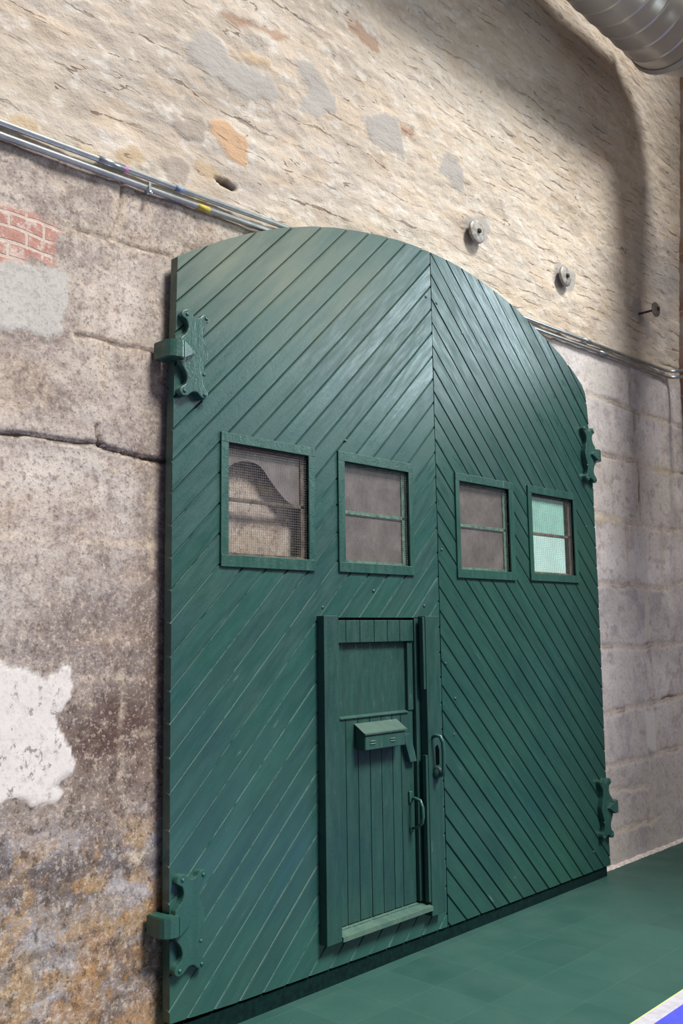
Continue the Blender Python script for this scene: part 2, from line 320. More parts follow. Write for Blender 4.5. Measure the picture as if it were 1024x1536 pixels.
def build_wall():
    xs = np.concatenate([np.arange(-9, -3.2, 0.1), np.arange(-3.2, CORNER_X + 0.75, 0.0105)])
    zs = np.concatenate([np.arange(FLOOR_Z - 0.06, 8.2, 0.0105), np.arange(8.25, 11, 0.1)])
    X, Z = np.meshgrid(xs, zs)
    H = np.zeros(X.shape); C = np.zeros(X.shape + (3,))
    P = lambda *c: lin(c)
    def blend(m, c): C[:] = C * (1 - m[..., None]) + np.asarray(c) * m[..., None]
    n1 = fbm(X, Z, 1.1, 1.3, 1, 5); n2 = fbm(X, Z, 4, 4.5, 2, 5); n3 = fbm(X, Z, 16, 18, 3, 4)
    ragged = (fbm(X, Z, 9, 9, 4, 5) - 0.5)
    split = 3.60 + 0.025 * (X + 1) * (X > -1) * 0.9 + 0.05 * ragged
    up = sstep(-0.03, 0.03, Z - split)
    right = sstep(-1.2, 1.6, X)
    # dressed granite blocks
    g = P(178, 166, 157)[None, None] * (1 - right[..., None]) + P(214, 208, 207)[None, None] * right[..., None]
    g = g * (0.74 + 0.52 * n2[..., None])
    C[:] = g
    blend(sstep(0.5, 0.75, n1) * 0.35, P(188, 172, 152)); blend(sstep(0.52, 0.3, n1) * 0.35, P(138, 130, 130))
    v1 = fbm(X, Z, 2.6, 3.2, 50, 5); v2 = fbm(X, Z, 3.4, 4.4, 51, 5)
    blend(sstep(0.52, 0.68, v1) * 0.5 * (1 - 0.6 * right), P(118, 108, 106)); blend(sstep(0.50, 0.34, v1) * 0.4, P(206, 198, 192))
    blend(sstep(0.54, 0.68, v2) * 0.35 * (1 - right), P(172, 150, 128))
    H += (n2 - 0.5) * 0.016 + (n3 - 0.5) * 0.006
    blend(sstep(0.56, 0.74, n3) * 0.35 * (1 - up), P(118, 104, 94))
    blend(sstep(0.42, 0.28, n3) * 0.3 * (1 - up), P(206, 198, 188))
    # darker weathering low on the left, then rust and efflorescence at the foot
    lf = sstep(-0.8, -1.7, X) * (1 - up)
    low = sstep(1.95, 1.25, Z + 0.5 * (n1 - 0.5) + 0.3 * ragged) * lf
    blend(low * 0.66, P(104, 92, 88))
    def ell(cx, cz, rx, rz, k=0.6): return np.clip(1.25 - np.hypot((X - cx) / rx, (Z - cz) / rz) + k * (n2 - 0.5) * 2 + k * ragged, 0, 1)
    blend(np.clip(ell(-2.06, 1.2, 0.24, 0.28) * 1.1, 0, 1) * 0.95 * lf, P(78, 58, 55))
    blend(sstep(0.47, 0.62, fbm(X, Z, 7, 9, 11, 5)) * ell(-2.02, 1.3, 0.4, 0.5) * 0.7 * lf, P(158, 140, 124))
    blend(np.clip(ell(-1.85, 1.45, 0.12, 0.5), 0, 1) * 0.6 * lf, P(96, 80, 72))  # this and the next: tall darker strips beside the gate's left edge
    blend(np.clip(ell(-1.87, 2.4, 0.1, 0.9), 0, 1) * 0.4 * lf, P(104, 94, 88))
    foot = sstep(1.0, 0.75, Z + 0.4 * (n1 - 0.5)) * lf
    blend(foot * sstep(0.45, 0.62, fbm(X, Z, 6, 8, 12, 5)) * 0.75, P(158, 156, 162))
    blend(foot * sstep(0.55, 0.4, fbm(X, Z, 3, 5, 13, 5)) * 0.75, P(76, 70, 72))
    blend(foot * sstep(0.52, 0.66, fbm(X, Z, 10, 12, 14, 4)) * 0.6, P(166, 132, 84))
    rust = sstep(0.42, 0.12, Z - 0.25 * (X + 2.4) * 0.4 + 0.8 * (n2 - 0.5) + 0.5 * ragged) * lf
    blend(rust * (0.2 + 0.45 * sstep(0.35, 0.6, fbm(X, Z, 9, 10, 15, 4))), P(158, 116, 70))
    blend(rust * sstep(0.58, 0.7, fbm(X, Z, 12, 12, 16, 4)) * 0.7, P(96, 82, 78))
    # right-hand blocks: pale wash and stains
    rl = sstep(1.6, 2.0, X) * (1 - up)
    blend(rl * sstep(0.5, 0.7, fbm(X, Z, 2, 1.2, 17, 5)) * 0.55, P(214, 207, 200))
    blend(rl * sstep(1.5, 0.4, Z) * 0.45 * (0.5 + n2), P(158, 146, 142))
    blend(rl * sstep(0.55, 0.72, fbm(X, Z, 5, 5, 18, 4)) * 0.5, P(158, 152, 158))
    # limewashed rubble and old brick above the conduits
    st = fbm(X, Z, 2.2, 7, 20, 5)
    stc = fbm(X, Z, 5, 13, 21, 4)
    c_up = P(190, 177, 163)[None, None] * (1 - right[..., None]) + P(207, 193, 175)[None, None] * right[..., None]
    c_up = c_up * (0.8 + 0.4 * st[..., None])
    C[:] = C * (1 - up[..., None]) + c_up * up[..., None]
    blend(up * sstep(0.55, 0.72, stc) * 0.5, P(172, 160, 146))
    blend(up * sstep(0.5, 0.64, fbm(X, Z, 3, 6, 22, 5)) * 0.35, P(212, 203, 192))
    blend(up * sstep(0.52, 0.68, fbm(X, Z, 2, 4, 23, 5)) * sstep(0.5, -1.5, X) * 0.55, P(170, 160, 150))
    blend(up * sstep(0.62, 0.7, fbm(X, Z, 14, 26, 24, 3)) * 0.35, P(226, 222, 216))
    blend(up * sstep(0.58, 0.66, fbm(X, Z, 4, 10, 25, 4)) * 0.22, P(196, 168, 136))
    blend(up * sstep(5.2, 6.2, Z + 0.6 * (n1 - 0.5)) * 0.3, P(150, 143, 138))
    blend(up * np.clip(ell(3.35, 4.6, 0.42, 0.75), 0, 1) * 0.6, P(140, 138, 142))
    H += up * ((stc - 0.5) * 0.015 + (fbm(X, Z, 9, 22, 26, 3) - 0.5) * 0.010)
    # individual patches
    def patch(pts, c, m=1.0, lift=0.0, rag=0.05, edge=0.012, var=0.12):
        q = np.array(pts); bx0, bz0 = q.min(0) - 0.12; bx1, bz1 = q.max(0) + 0.12
        I = np.where((xs > bx0) & (xs < bx1))[0]; J = np.where((zs > bz0) & (zs < bz1))[0]
        if not len(I) or not len(J): return
        s = (slice(J[0], J[-1] + 1), slice(I[0], I[-1] + 1))
        d = poly_sd(X[s], Z[s], pts) + rag * ragged[s] * 2
        k = sstep(edge, -edge, d) * m
        cc = np.asarray(c)[None, None] * (1 - var + 2 * var * n2[s][..., None])
        C[s] = C[s] * (1 - k[..., None]) + cc * k[..., None]
        H[s] = H[s] * (1 - 0.75 * k) - lift * k
        return s, k
    flat = np.zeros(X.shape); brick = np.zeros(X.shape)
    for p in FEAT["cement"]:
        r = patch(p, P(168, 163, 158), 0.9, 0.006)
        if r: flat[r[0]] = np.maximum(flat[r[0]], r[1])
    for p in FEAT["greystone"]: patch(p, P(160, 148, 138), 0.85, 0.008)
    for p in FEAT["orange"]: patch(p, P(198, 162, 128), 0.9, 0.006)
    for p in FEAT["brown"]: patch(p, P(166, 136, 116), 0.8, 0.0)
    for p in FEAT["tan"]: patch(p, P(184, 162, 134), 0.85, 0.004)
    for p in FEAT["hole"]: patch(p, P(70, 60, 54), 0.95, -0.03, 0.01, 0.008)
    for p in FEAT["plaster"]:
        r = patch(p, P(188, 185, 180), 0.85, 0.004, 0.06); flat[r[0]] = np.maximum(flat[r[0]], r[1] * 0.8)
    for p in FEAT["brick"]:
        r = patch(p, P(176, 110, 98), 1.0, 0.0, 0.06); brick[r[0]] = np.maximum(brick[r[0]], r[1])
    for i, p in enumerate(FEAT["white"]):
        r = patch(p, P(212, 206, 201), 0.95 if i == 0 else 0.75, 0.006, 0.07 if i == 0 else 0.04, 0.010, 0.05)
        if r:
            flat[r[0]] = np.maximum(flat[r[0]], r[1])
    for p in FEAT["beige"]: patch(p, P(200, 186, 164), 0.8, 0.004)
    # joints between the blocks
    wig = (fbm(X, Z, 7, 7, 40, 4) - 0.5)
    for kind, pts in FEAT["joints"]:
        q = np.array(pts); bx0, bz0 = q.min(0) - 0.15; bx1, bz1 = q.max(0) + 0.15
        I = np.where((xs > bx0) & (xs < bx1))[0]; J = np.where((zs > bz0) & (zs < bz1))[0]
        if not len(I) or not len(J): continue
        s = (slice(J[0], J[-1] + 1), slice(I[0], I[-1] + 1))
        d = line_d(X[s] + 0.04 * wig[s], Z[s] + 0.035 * wig[s].T.T, pts)
        w = 0.4 + 1.2 * fbm(X[s], Z[s], 6, 6, 41, 3)
        if kind == "crack":
            k = sstep(0.014, 0.004, d / w); c = P(70, 62, 60); H[s] += 0.018 * k; m = 0.95
            e = sstep(0.07, 0.02, d) * 0.35; C[s] = C[s] * (1 - e[..., None]) + P(128, 120, 116) * e[..., None]
        elif kind == "crack2":
            k = sstep(0.010, 0.002, d / w) * sstep(0.75, 1.05, w); c = P(96, 84, 76); H[s] += 0.008 * k; m = 0.85
            e = sstep(0.06, 0.015, d) * 0.35; C[s] = C[s] * (1 - e[..., None]) + P(186, 170, 152) * e[..., None]
        elif kind == "mortar":
            k = sstep(0.026, 0.010, d / w); k = k * sstep(0.6, 1.05, w); c = P(190, 174, 154); H[s] += 0.002 * k; m = 0.5
        elif kind == "soft":
            k = sstep(0.05, 0.01, d / w); c = P(112, 100, 94); H[s] += 0.003 * k; m = 0.35
        else:
            k = sstep(0.035, 0.012, d / w); c = P(200, 186, 168); H[s] += 0.004 * k; m = 0.55
            k2 = sstep(0.009, 0.003, np.abs(d - 0.012) / w) * sstep(0.95, 1.2, w)
            C[s] = C[s] * (1 - k[..., None] * m) + np.asarray(c) * k[..., None] * m
            k = k2; c = P(128, 116, 108); m = 0.6; H[s] += 0.003 * k
        C[s] = C[s] * (1 - k[..., None] * m) + np.asarray(c) * k[..., None] * m
    C[:] = np.clip(C, 0.01, 0.92)
    Y = WALL_Y + np.clip(H, -0.012, 0.04)
    nz, nx = X.shape
    me = bpy.data.meshes.new("wall_back")
    me.vertices.add(nx * nz)
    me.vertices.foreach_set("co", np.stack([X, Y, Z], -1).astype(np.float32).ravel())
    a = (np.arange(nz - 1)[:, None] * nx + np.arange(nx - 1)[None]).ravel()
    q = np.stack([a, a + 1, a + nx + 1, a + nx], -1).astype(np.int32)
    me.loops.add(q.size); me.loops.foreach_set("vertex_index", q.ravel())
    me.polygons.add(len(q)); me.polygons.foreach_set("loop_start", np.arange(0, q.size, 4, dtype=np.int32))
    me.polygons.foreach_set("use_smooth", np.ones(len(q), bool))
    me.update(calc_edges=True)
    at = me.attributes.new("tint", "FLOAT_COLOR", "POINT")
    at.data.foreach_set("color", np.concatenate([C, np.ones(X.shape + (1,))], -1).astype(np.float32).ravel())
    for nm, v in (("upper", up), ("flat", flat), ("brick", brick), ("lowleft", lf * np.maximum(low, 0.4))):
        t = me.attributes.new(nm, "FLOAT", "POINT"); t.data.foreach_set("value", v.astype(np.float32).ravel())
    o = bpy.data.objects.new("wall_back", me); col.objects.link(o); o["kind"] = "structure"
    return o

def wall_mat():
    n = NT("old_masonry")
    c = n.attr("tint", "Color"); up = n.attr("upper"); flat = n.attr("flat"); brick = n.attr("brick")
    notflat = n.math("SUBTRACT", 1.0, n.math("MULTIPLY", flat, 0.8))
    lowr = n.math("MULTIPLY", n.math("SUBTRACT", 1.0, up), notflat)
    lowr = n.math("MULTIPLY", lowr, n.ramp(n.xyz()[0], 0.5, 1.8, 1.0, 0.5))
    # granite speckle
    sp = n.noise(85, 3, 0.7); sp2 = n.noise(34, 4, 0.65)
    c = n.mix(n.math("MULTIPLY", n.ramp(sp, 0.56, 0.68), n.math("MULTIPLY", lowr, 0.7)), c, rgba(88, 76, 70))
    c = n.mix(n.math("MULTIPLY", n.ramp(sp, 0.44, 0.32), n.math("MULTIPLY", lowr, 0.5)), c, rgba(214, 200, 188))
    c = n.mix(n.math("MULTIPLY", n.ramp(sp2, 0.52, 0.64), n.math("MULTIPLY", lowr, 0.55)), c, rgba(116, 100, 90))
    c = n.mix(n.math("MULTIPLY", n.ramp(sp2, 0.46, 0.36), n.math("MULTIPLY", lowr, 0.45)), c, rgba(200, 182, 164))
    # crystalline mottling low down on the left
    ll = n.math("MULTIPLY", n.attr("lowleft"), notflat)
    m1 = n.noise(26, 8, 0.78, n.scale(n.tc, (1, 1, 0.8)))
    m2 = n.noise(19, 8, 0.78, n.scale(n.tc, (1, 1, 0.8), loc=(4, 2, 9)))
    c = n.mix(n.math("MULTIPLY", n.ramp(m1, 0.53, 0.60), n.math("MULTIPLY", ll, 0.75)), c, rgba(74, 62, 58))
    c = n.mix(n.math("MULTIPLY", n.ramp(m2, 0.57, 0.64), n.math("MULTIPLY", ll, 0.65)), c, rgba(186, 172, 158))
    fs = n.math("MULTIPLY", n.math("MULTIPLY", n.ramp(n.noise(30, 6, 0.7, n.scale(n.tc, (1.2, 1, 0.8))), 0.57, 0.62), n.ramp(n.noise(5, 3, 0.6), 0.46, 0.60)), n.math("MULTIPLY", flat, n.attr("lowleft")))
    c = n.mix(n.math("MULTIPLY", fs, 0.85), c, rgba(122, 108, 106))
    Z0 = n.xyz()[2]
    c = n.mix(n.math("MULTIPLY", n.ramp(m2, 0.46, 0.38), n.math("MULTIPLY", ll, n.ramp(Z0, 1.0, 0.2, 0.1, 0.6))), c, rgba(164, 120, 68))
    c = n.mix(n.math("MULTIPLY", n.ramp(m1, 0.44, 0.38), n.math("MULTIPLY", ll, n.ramp(Z0, 1.2, 0.5, 0.0, 0.6))), c, rgba(158, 154, 160))
    # bricks showing where the render has gone
    warp = n.node("ShaderNodeVectorMath", operation="MULTIPLY_ADD")
    wn = n.node("ShaderNodeTexNoise"); n.put(wn.inputs["Vector"], n.tc); wn.inputs["Scale"].default_value = 5.0
    n.put(warp.inputs[0], wn.outputs["Color"]); warp.inputs[1].default_value = (0.05, 0.0, 0.035); n.put(warp.inputs[2], n.tc)
    flatv = n.scale(warp.outputs[0], (1, 1, 1), rot=(-math.pi / 2, 0, 0))
    def bricks(bw, bh, ms, vec=None):
        b = n.node("ShaderNodeTexBrick", offset=0.5)
        n.put(b.inputs["Vector"], vec or flatv)
        for k, v in (("Scale", 1.0), ("Mortar Size", ms), ("Mortar Smooth", 0.4), ("Bias", 0.0), ("Brick Width", bw), ("Row Height", bh)): b.inputs[k].default_value = v
        b.inputs["Color1"].default_value = (0, 0, 0, 1); b.inputs["Color2"].default_value = (1, 1, 1, 1)
        return b
    b1 = bricks(0.155, 0.062, 0.008)
    rb = n.mix(n.ramp(n.noise(14, 4, 0.6), 0.3, 0.7), rgba(164, 118, 108), rgba(182, 142, 130))
    rb = n.mix(n.ramp(n.noise(17, 6, 0.78), 0.49, 0.60, 0.0, 0.8), rb, rgba(200, 184, 174))
    rb = n.mix(n.math("MULTIPLY", b1.outputs["Fac"], 0.85), rb, rgba(196, 184, 172))
    c = n.mix(brick, c, rb)
    X = n.xyz(); W = n.xyz(warp.outputs[0])
    # broken dark lines along the courses, stronger towards the right where it is brick
    w2 = n.math("MULTIPLY", n.noise(1.6, 3, 0.55), 0.16); w3 = n.math("MULTIPLY", n.noise(11, 3, 0.6), 0.035)
    wz = n.math("ADD", n.math("ADD", W[2], w2), w3)
    def course(pitch, thick, off, lo, hi):
        q = n.math("FRACT", n.math("DIVIDE", n.math("ADD", wz, 50.0 + off), pitch))
        q = n.math("ABSOLUTE", n.math("SUBTRACT", q, 0.5))
        tk = n.noise(1.0, 5, 0.68, n.scale(n.tc, (5.5, 1, 17), loc=(off * 7, 0, off * 3)))
        th = n.math("MULTIPLY", n.ramp(tk, lo, hi), thick / pitch)
        return n.ramp(n.math("SUBTRACT", th, q), 0.0, 0.35 * thick / pitch)
    zone = n.ramp(X[0], -0.8, 1.3, 0.0, 1.0)
    ln = n.math("MULTIPLY", course(0.080, 0.0092, 0.0, 0.42, 0.64), zone)
    l2 = n.math("MULTIPLY", course(0.15, 0.0125, 1.3, 0.44, 0.66), n.math("SUBTRACT", 1.0, n.math("MULTIPLY", zone, 0.6)))
    patchy = n.ramp(n.noise(1.7, 3, 0.55), 0.40, 0.58, 0.25, 1.0)
    ln = n.math("MULTIPLY", n.math("MULTIPLY", n.math("MAXIMUM", ln, l2), patchy), n.math("MULTIPLY", up, notflat))
    # a few short stepped cracks in the rubble
    rg = n.noise(1.0, 3, 0.5, n.scale(n.tc, (2.6, 1, 9)), 0.3)
    ck = n.math("ABSOLUTE", n.math("SUBTRACT", rg, 0.52))
    ck = n.math("MULTIPLY", n.ramp(ck, 0.012, 0.003), n.ramp(n.noise(5.3, 3, 0.6, n.scale(n.tc, (1, 1, 1.5), loc=(3, 0, 5))), 0.60, 0.66))
    ck = n.math("MULTIPLY", ck, n.math("MULTIPLY", up, notflat))
    lines = n.math("MAXIMUM", ln, n.math("MULTIPLY", ck, 0.9))
    c = n.mix(n.math("MULTIPLY", lines, 0.8), c, rgba(112, 94, 80))
    # flaking limewash
    fl = n.noise(1.0, 5, 0.7, n.scale(n.tc, (24, 1, 42)))
    c = n.mix(n.math("MULTIPLY", n.ramp(fl, 0.56, 0.68), n.math("MULTIPLY", up, n.math("MULTIPLY", notflat, 0.5))), c, rgba(168, 150, 130))
    c = n.mix(n.math("MULTIPLY", n.ramp(fl, 0.38, 0.26), n.math("MULTIPLY", up, n.math("MULTIPLY", notflat, 0.4))), c, rgba(222, 212, 200))
    h = n.math("ADD", n.math("MULTIPLY", sp2, 1.1), n.math("MULTIPLY", sp, 0.5))
    h = n.math("MULTIPLY", h, notflat)
    h = n.math("ADD", h, n.math("MULTIPLY", n.math("MULTIPLY", fl, up), 1.6))
    h = n.math("SUBTRACT", h, n.math("MULTIPLY", lines, 1.6))
    h = n.math("SUBTRACT", h, n.math("MULTIPLY", n.math("MULTIPLY", b1.outputs["Fac"], brick), 0.8))
    return n.set(Base_Color=c, Roughness=0.9, Specular_IOR_Level=0.2, Normal=n.bump(h, 0.5, 0.008))

wall = build_wall()
wall.data.materials.append(wall_mat())

def plane_struct(name, pts, mat):
    bm = bmesh.new(); bm.faces.new([bm.verts.new(p) for p in pts])
    o = link(name, bm, mat); o["kind"] = "structure"; return o

# return wall of bare brick at the far right
def side_wall_mat():
    n = NT("side_brick_wall")
    b = n.node("ShaderNodeTexBrick", offset=0.5)
    n.put(b.inputs["Vector"], n.scale(n.tc, (1, 1, 1), rot=(0, -math.pi / 2, 0)) if False else n.scale(n.tc, (1, 1, 1), rot=(-math.pi / 2, 0, -math.pi / 2)))
    for k, v in (("Scale", 1.0), ("Mortar Size", 0.008), ("Brick Width", 0.225), ("Row Height", 0.075)): b.inputs[k].default_value = v
    b.inputs["Color1"].default_value = rgba(142, 108, 92); b.inputs["Color2"].default_value = rgba(168, 140, 120); b.inputs["Mortar"].default_value = rgba(170, 158, 142)
    c = n.mix(n.ramp(n.noise(3, 4, 0.6), 0.4, 0.65), b.outputs["Color"], rgba(176, 166, 156))
    return n.set(Base_Color=c, Roughness=0.9, Normal=n.bump(n.noise(30, 4, 0.7), 0.5, 0.01))
bm = bmesh.new()                                         # wall tilted outward above the conduits to match lens distortion, no real lean
for y in (-7.0, WALL_Y + 0.05):
    for x, z in ((CORNER_X, FLOOR_Z - 0.06), (CORNER_X, 3.9), (CORNER_X + 0.43, 6.9), (CORNER_X + 0.62, 11.0), (CORNER_X + 0.95, 11.0), (CORNER_X + 0.95, FLOOR_Z - 0.06)):
        bm.verts.new((x, y, z))
bm.verts.ensure_lookup_table(); V = bm.verts[:]
for k in range(6): bm.faces.new((V[k], V[(k + 1) % 6], V[6 + (k + 1) % 6], V[6 + k]))
bm.faces.new(V[:6]); bm.faces.new(V[6:][::-1])
o = link("wall_right", bm, side_wall_mat()); o["kind"] = "structure"

bm = bmesh.new(); add_box(bm, -9, CORNER_X + 0.02, -1.235, WALL_Y + 0.06, FLOOR_Z - 0.06, FLOOR_Z)
o = link("floor", bm, M["floor"]); o["kind"] = "structure"
bm = bmesh.new(); add_box(bm, -9, CORNER_X + 0.02, -2.3, -1.31, FLOOR_Z - 0.06, FLOOR_Z)
o = link("floor_court", bm, M["court"]); o["kind"] = "structure"
bm = bmesh.new(); add_box(bm, -9, CORNER_X + 0.02, -9.0, -2.3, FLOOR_Z - 0.06, FLOOR_Z)
o = link("floor_hall", bm, M["hall"]); o["kind"] = "structure"  # unseen grey floor, put in to cut the blue court's bounce light
bm = bmesh.new(); add_box(bm, -9, CORNER_X + 0.02, -1.31, -1.241, FLOOR_Z - 0.06, FLOOR_Z)
o = link("trim_1", bm, M["line"]); o["kind"] = "structure"
bm = bmesh.new(); add_box(bm, -9, CORNER_X + 0.02, -1.241, -1.235, FLOOR_Z - 0.06, FLOOR_Z + 0.0005)
o = link("trim_2", bm, M["lineedge"]); o["kind"] = "structure"
# crusted pale mortar fillet along the foot of the wall
bm = bmesh.new()
fx = np.arange(1.7, CORNER_X, 0.03)
prev = None
for i, x in enumerate(fx):
    d = 0.018 + 0.010 * rng.rand(); hh = 0.016 + 0.012 * rng.rand()
    r = [bm.verts.new((x, WALL_Y - d, FLOOR_Z)), bm.verts.new((x, WALL_Y - d * 0.6, FLOOR_Z + hh * 0.7)), bm.verts.new((x, WALL_Y + 0.02, FLOOR_Z + hh))]
    if prev:
        for a in range(2): bm.faces.new((prev[a], r[a], r[a + 1], prev[a + 1]))
    prev = r
o = link("baseboard_right", bm, simple("lime_mortar", (214, 200, 196), 0.9, var=0.1, scale=30)); o["kind"] = "structure"

# ---------------------------------------------------------------- gate leaves
ARCH_L = [(-1.825, 3.277), (-1.76, 3.320), (-1.695, 3.358), (-1.55, 3.441), (-1.407, 3.516), (-1.2, 3.609), (-0.98, 3.687), (-0.806, 3.735), (-0.634, 3.770), (-0.465, 3.800), (-0.312, 3.820), (-0.152, 3.833), (0.002, 3.836)]
ARCH_R = [(0.008, 3.836), (0.15, 3.834), (0.311, 3.825), (0.462, 3.805), (0.62, 3.778), (0.778, 3.744), (0.92, 3.708), (1.054, 3.660), (1.261, 3.582), (1.463, 3.502), (1.634, 3.408), (1.735, 3.338), (1.778, 3.28)]
EDGE_L = [(0.002, 2.4), (0.003, 1.2), (0.003, -0.018), (-0.75, -0.008), (-1.5, 0.002), (-1.828, 0.016), (-1.838, 0.633), (-1.841, 1.451), (-1.843, 2.313), (-1.840, 2.60), (-1.829, 3.103)]
EDGE_R = [(1.795, 3.18), (1.815, 2.9), (1.829, 2.61), (1.830, 1.848), (1.822, 1.2), (1.817, 0.652), (1.815, 0.13), (1.822, -0.022), (0.9, -0.020), (0.009, -0.018), (0.010, 1.2), (0.009, 2.4)]
HALF = 0.0058; DEEP = 0.011
WIN = {  # outer frame and opening of every window: x0, x1, z0, z1
    "a": ((-1.580, -0.983, 1.888, 2.508), (-1.536, -1.027, 1.943, 2.463)),
    "b": ((-0.815, -0.215, 1.891, 2.518), (-0.767, -0.253, 1.942, 2.468)),
    "c": ((0.178, 0.787, 1.893, 2.518), (0.216, 0.734, 1.945, 2.471)),
    "d": ((0.954, 1.561, 1.899, 2.523), (0.998, 1.518, 1.948, 2.475)),
}
WICKET = (-0.872, -0.186, 0.150, 1.660)

def leaf_panel(outline, sign, holes, seed):
    """boards laid at 45 degrees: joints run along z = c + sign*x"""
    r = np.random.RandomState(seed)
    bm = bmesh.new()
    bm.faces.new([bm.verts.new((x, 0, z)) for x, z in outline])
    def cut(co, no):
        bmesh.ops.bisect_plane(bm, geom=bm.verts[:] + bm.edges[:] + bm.faces[:], plane_co=co, plane_no=no, dist=1e-5)
    for x0, x1, z0, z1 in holes:
        cut((x0, 0, 0), (1, 0, 0)); cut((x1, 0, 0), (1, 0, 0)); cut((0, 0, z0), (0, 0, 1)); cut((0, 0, z1), (0, 0, 1))
    dead = []
    for f in bm.faces:
        c = f.calc_center_median()
        if any(x0 < c.x < x1 and z0 < c.z < z1 for x0, x1, z0, z1 in holes): dead.append(f)
    bmesh.ops.delete(bm, geom=dead, context="FACES")
    cs = []; c = -2.0 + (0.062 if sign > 0 else 0.02)
    while c < 5.6:
        cs.append(c); c += 0.1427 + r.uniform(-0.007, 0.007)
    w = HALF * math.sqrt(2)
    no = (-sign, 0, 1)
    for c in cs:
        for d in (-w, 0, w): cut((0, 0, c + d), no)
    offs = [(r.uniform(-0.0012, 0.0012), r.uniform(-0.0012, 0.0012)) for _ in cs]
    lay = bm.verts.layers.float.new("groove")
    ca = np.array(cs)
    for v in bm.verts:
        q = v.co.z - sign * v.co.x
        i = int(np.argmin(np.abs(ca - q))); d = q - ca[i]
        if abs(d) <= w * 1.01:
            t = 1 - abs(d) / w
            v.co.y = DEEP * t + (offs[i][0] if d < 0 else offs[i][1]) * (1 - t); v[lay] = max(0.0, t)
        else:
            j = i if d > 0 else i - 1
            if 0 <= j < len(cs) - 1:
                t = (q - ca[j]) / (ca[j + 1] - ca[j]); v.co.y = offs[j][1] * (1 - t) + offs[j + 1][0] * t
    fl = bm.faces.layers.float.new("plank"); tone = r.rand(len(cs) + 2)
    for f in bm.faces:
        m = f.calc_center_median(); f[fl] = tone[int(np.searchsorted(ca, m.z - sign * m.x))]
    ext = bmesh.ops.extrude_face_region(bm, geom=bm.faces[:])
    for e in ext["geom"]:
        if isinstance(e, bmesh.types.BMVert): e.co.y = 0.05; e[lay] = 0.0
    return bm

def add_window(leaf, key, mat_sash, top, bottom, note):
    (x0, x1, z0, z1), (a0, a1, b0, b1) = WIN[key]
    bm = bmesh.new(); f = -0.011
    add_box(bm, x0, x1, f, 0.012, b1, z1, 0.002); add_box(bm, x0, x1, f - 0.001, 0.012, z0, b0, 0.002)
    add_box(bm, x0, a0, f + 0.001, 0.012, b0, b1, 0.002); add_box(bm, a1, x1, f + 0.001, 0.012, b0, b1, 0.002)
    fr = part("window_frame", bm, M["trim"], leaf, label=note)
    bm = bmesh.new()                                   # sash set back in the opening
    mz = (b0 + b1) / 2 + 0.002
    add_box(bm, a0 + 0.001, a1 - 0.001, 0.022, 0.042, mz - 0.009, mz + 0.009, 0.002)
    add_box(bm, a1 - 0.028, a1 - 0.001, 0.022, 0.046, b0, b1, 0.002); add_box(bm, a0 + 0.001, a0 + 0.02, 0.022, 0.046, b0, b1, 0.002)
    add_box(bm, a0 + 0.02, a1 - 0.028, 0.022, 0.046, b1 - 0.014, b1, 0.002); add_box(bm, a0 + 0.02, a1 - 0.028, 0.022, 0.046, b0, b0 + 0.014, 0.002)
    part("sash", bm, mat_sash, fr)
    for kind, (c0, c1) in ((top, (mz + 0.009, b1 - 0.014)), (bottom, (b0 + 0.014, mz - 0.009))):
        if kind is None: continue
        bm = bmesh.new(); g0, g1 = a0 + 0.02, a1 - 0.028
        if kind == "broken":
            pts = [(-1.516, 2.350), (-1.47, 2.378), (-1.43, 2.392), (-1.396, 2.398), (-1.35, 2.394), (-1.313, 2.384), (-1.28, 2.355), (-1.249, 2.322), (-1.21, 2.285), (-1.184, 2.262), (-1.15, 2.235), (-1.109, c0), (g1, c0), (g1, c1), (g0, c1)]
            add_prism(bm, pts, 0.031, 0.034); part("glass_pane", bm, M["glass"], fr, label="broken glass pane with its lower corner missing")
        elif kind == "glass":
            add_box(bm, g0, g1, 0.031, 0.034, c0, c1); part("glass_pane", bm, M["glass"], fr)
        else:
            add_box(bm, g0, g1 - 0.045, 0.026, 0.032, c0, c1)
            part("window_panel", bm, M[kind], fr, label="teal covered pane" if kind == "teal" else "pale aqua covered pane")
    # woven wire screen
    bm = bmesh.new(); r = 0.0005; st = 0.0122; ys = 0.008
    x = a0 + st / 2
    while x < a1: add_box(bm, x - r, x + r, ys - r, ys + r, b0, b1); x += st
    z = b0 + st / 2
    while z < b1: add_box(bm, a0, a1, ys - r, ys + r, z - r, z + r); z += st
    part("wire_screen", bm, M["wire"], fr)
    return fr

def dome(bm, x, y, z, r, h=0.6):
    add_lathe_y(bm, x, z, [(r, y), (r, y - r * h * 0.4), (r * 0.75, y - r * h * 0.85), (r * 0.3, y - r * h)], 10)

HINGE = [(-1.824, 2.999), (-1.815, 3.020), (-1.792, 3.030), (-1.772, 3.020), (-1.757, 3.006), (-1.740, 3.003), (-1.722, 3.008), (-1.705, 3.025), (-1.683, 3.028), (-1.669, 3.012), (-1.675, 2.994), (-1.695, 2.978), (-1.707, 2.950), (-1.704, 2.914), (-1.690, 2.880), (-1.677, 2.838), (-1.690, 2.796), (-1.704, 2.762), (-1.708, 2.725), (-1.698, 2.690), (-1.680, 2.671), (-1.676, 2.650), (-1.692, 2.635), (-1.715, 2.640), (-1.732, 2.655), (-1.750, 2.658), (-1.768, 2.652), (-1.790, 2.634), (-1.815, 2.631), (-1.831, 2.648), (-1.824, 2.668), (-1.800, 2.687), (-1.792, 2.715), (-1.802, 2.745), (-1.824, 2.775), (-1.830, 2.800), (-1.830, 2.876), (-1.822, 2.897), (-1.797, 2.922), (-1.787, 2.950), (-1.795, 2.978), (-1.810, 2.988)]
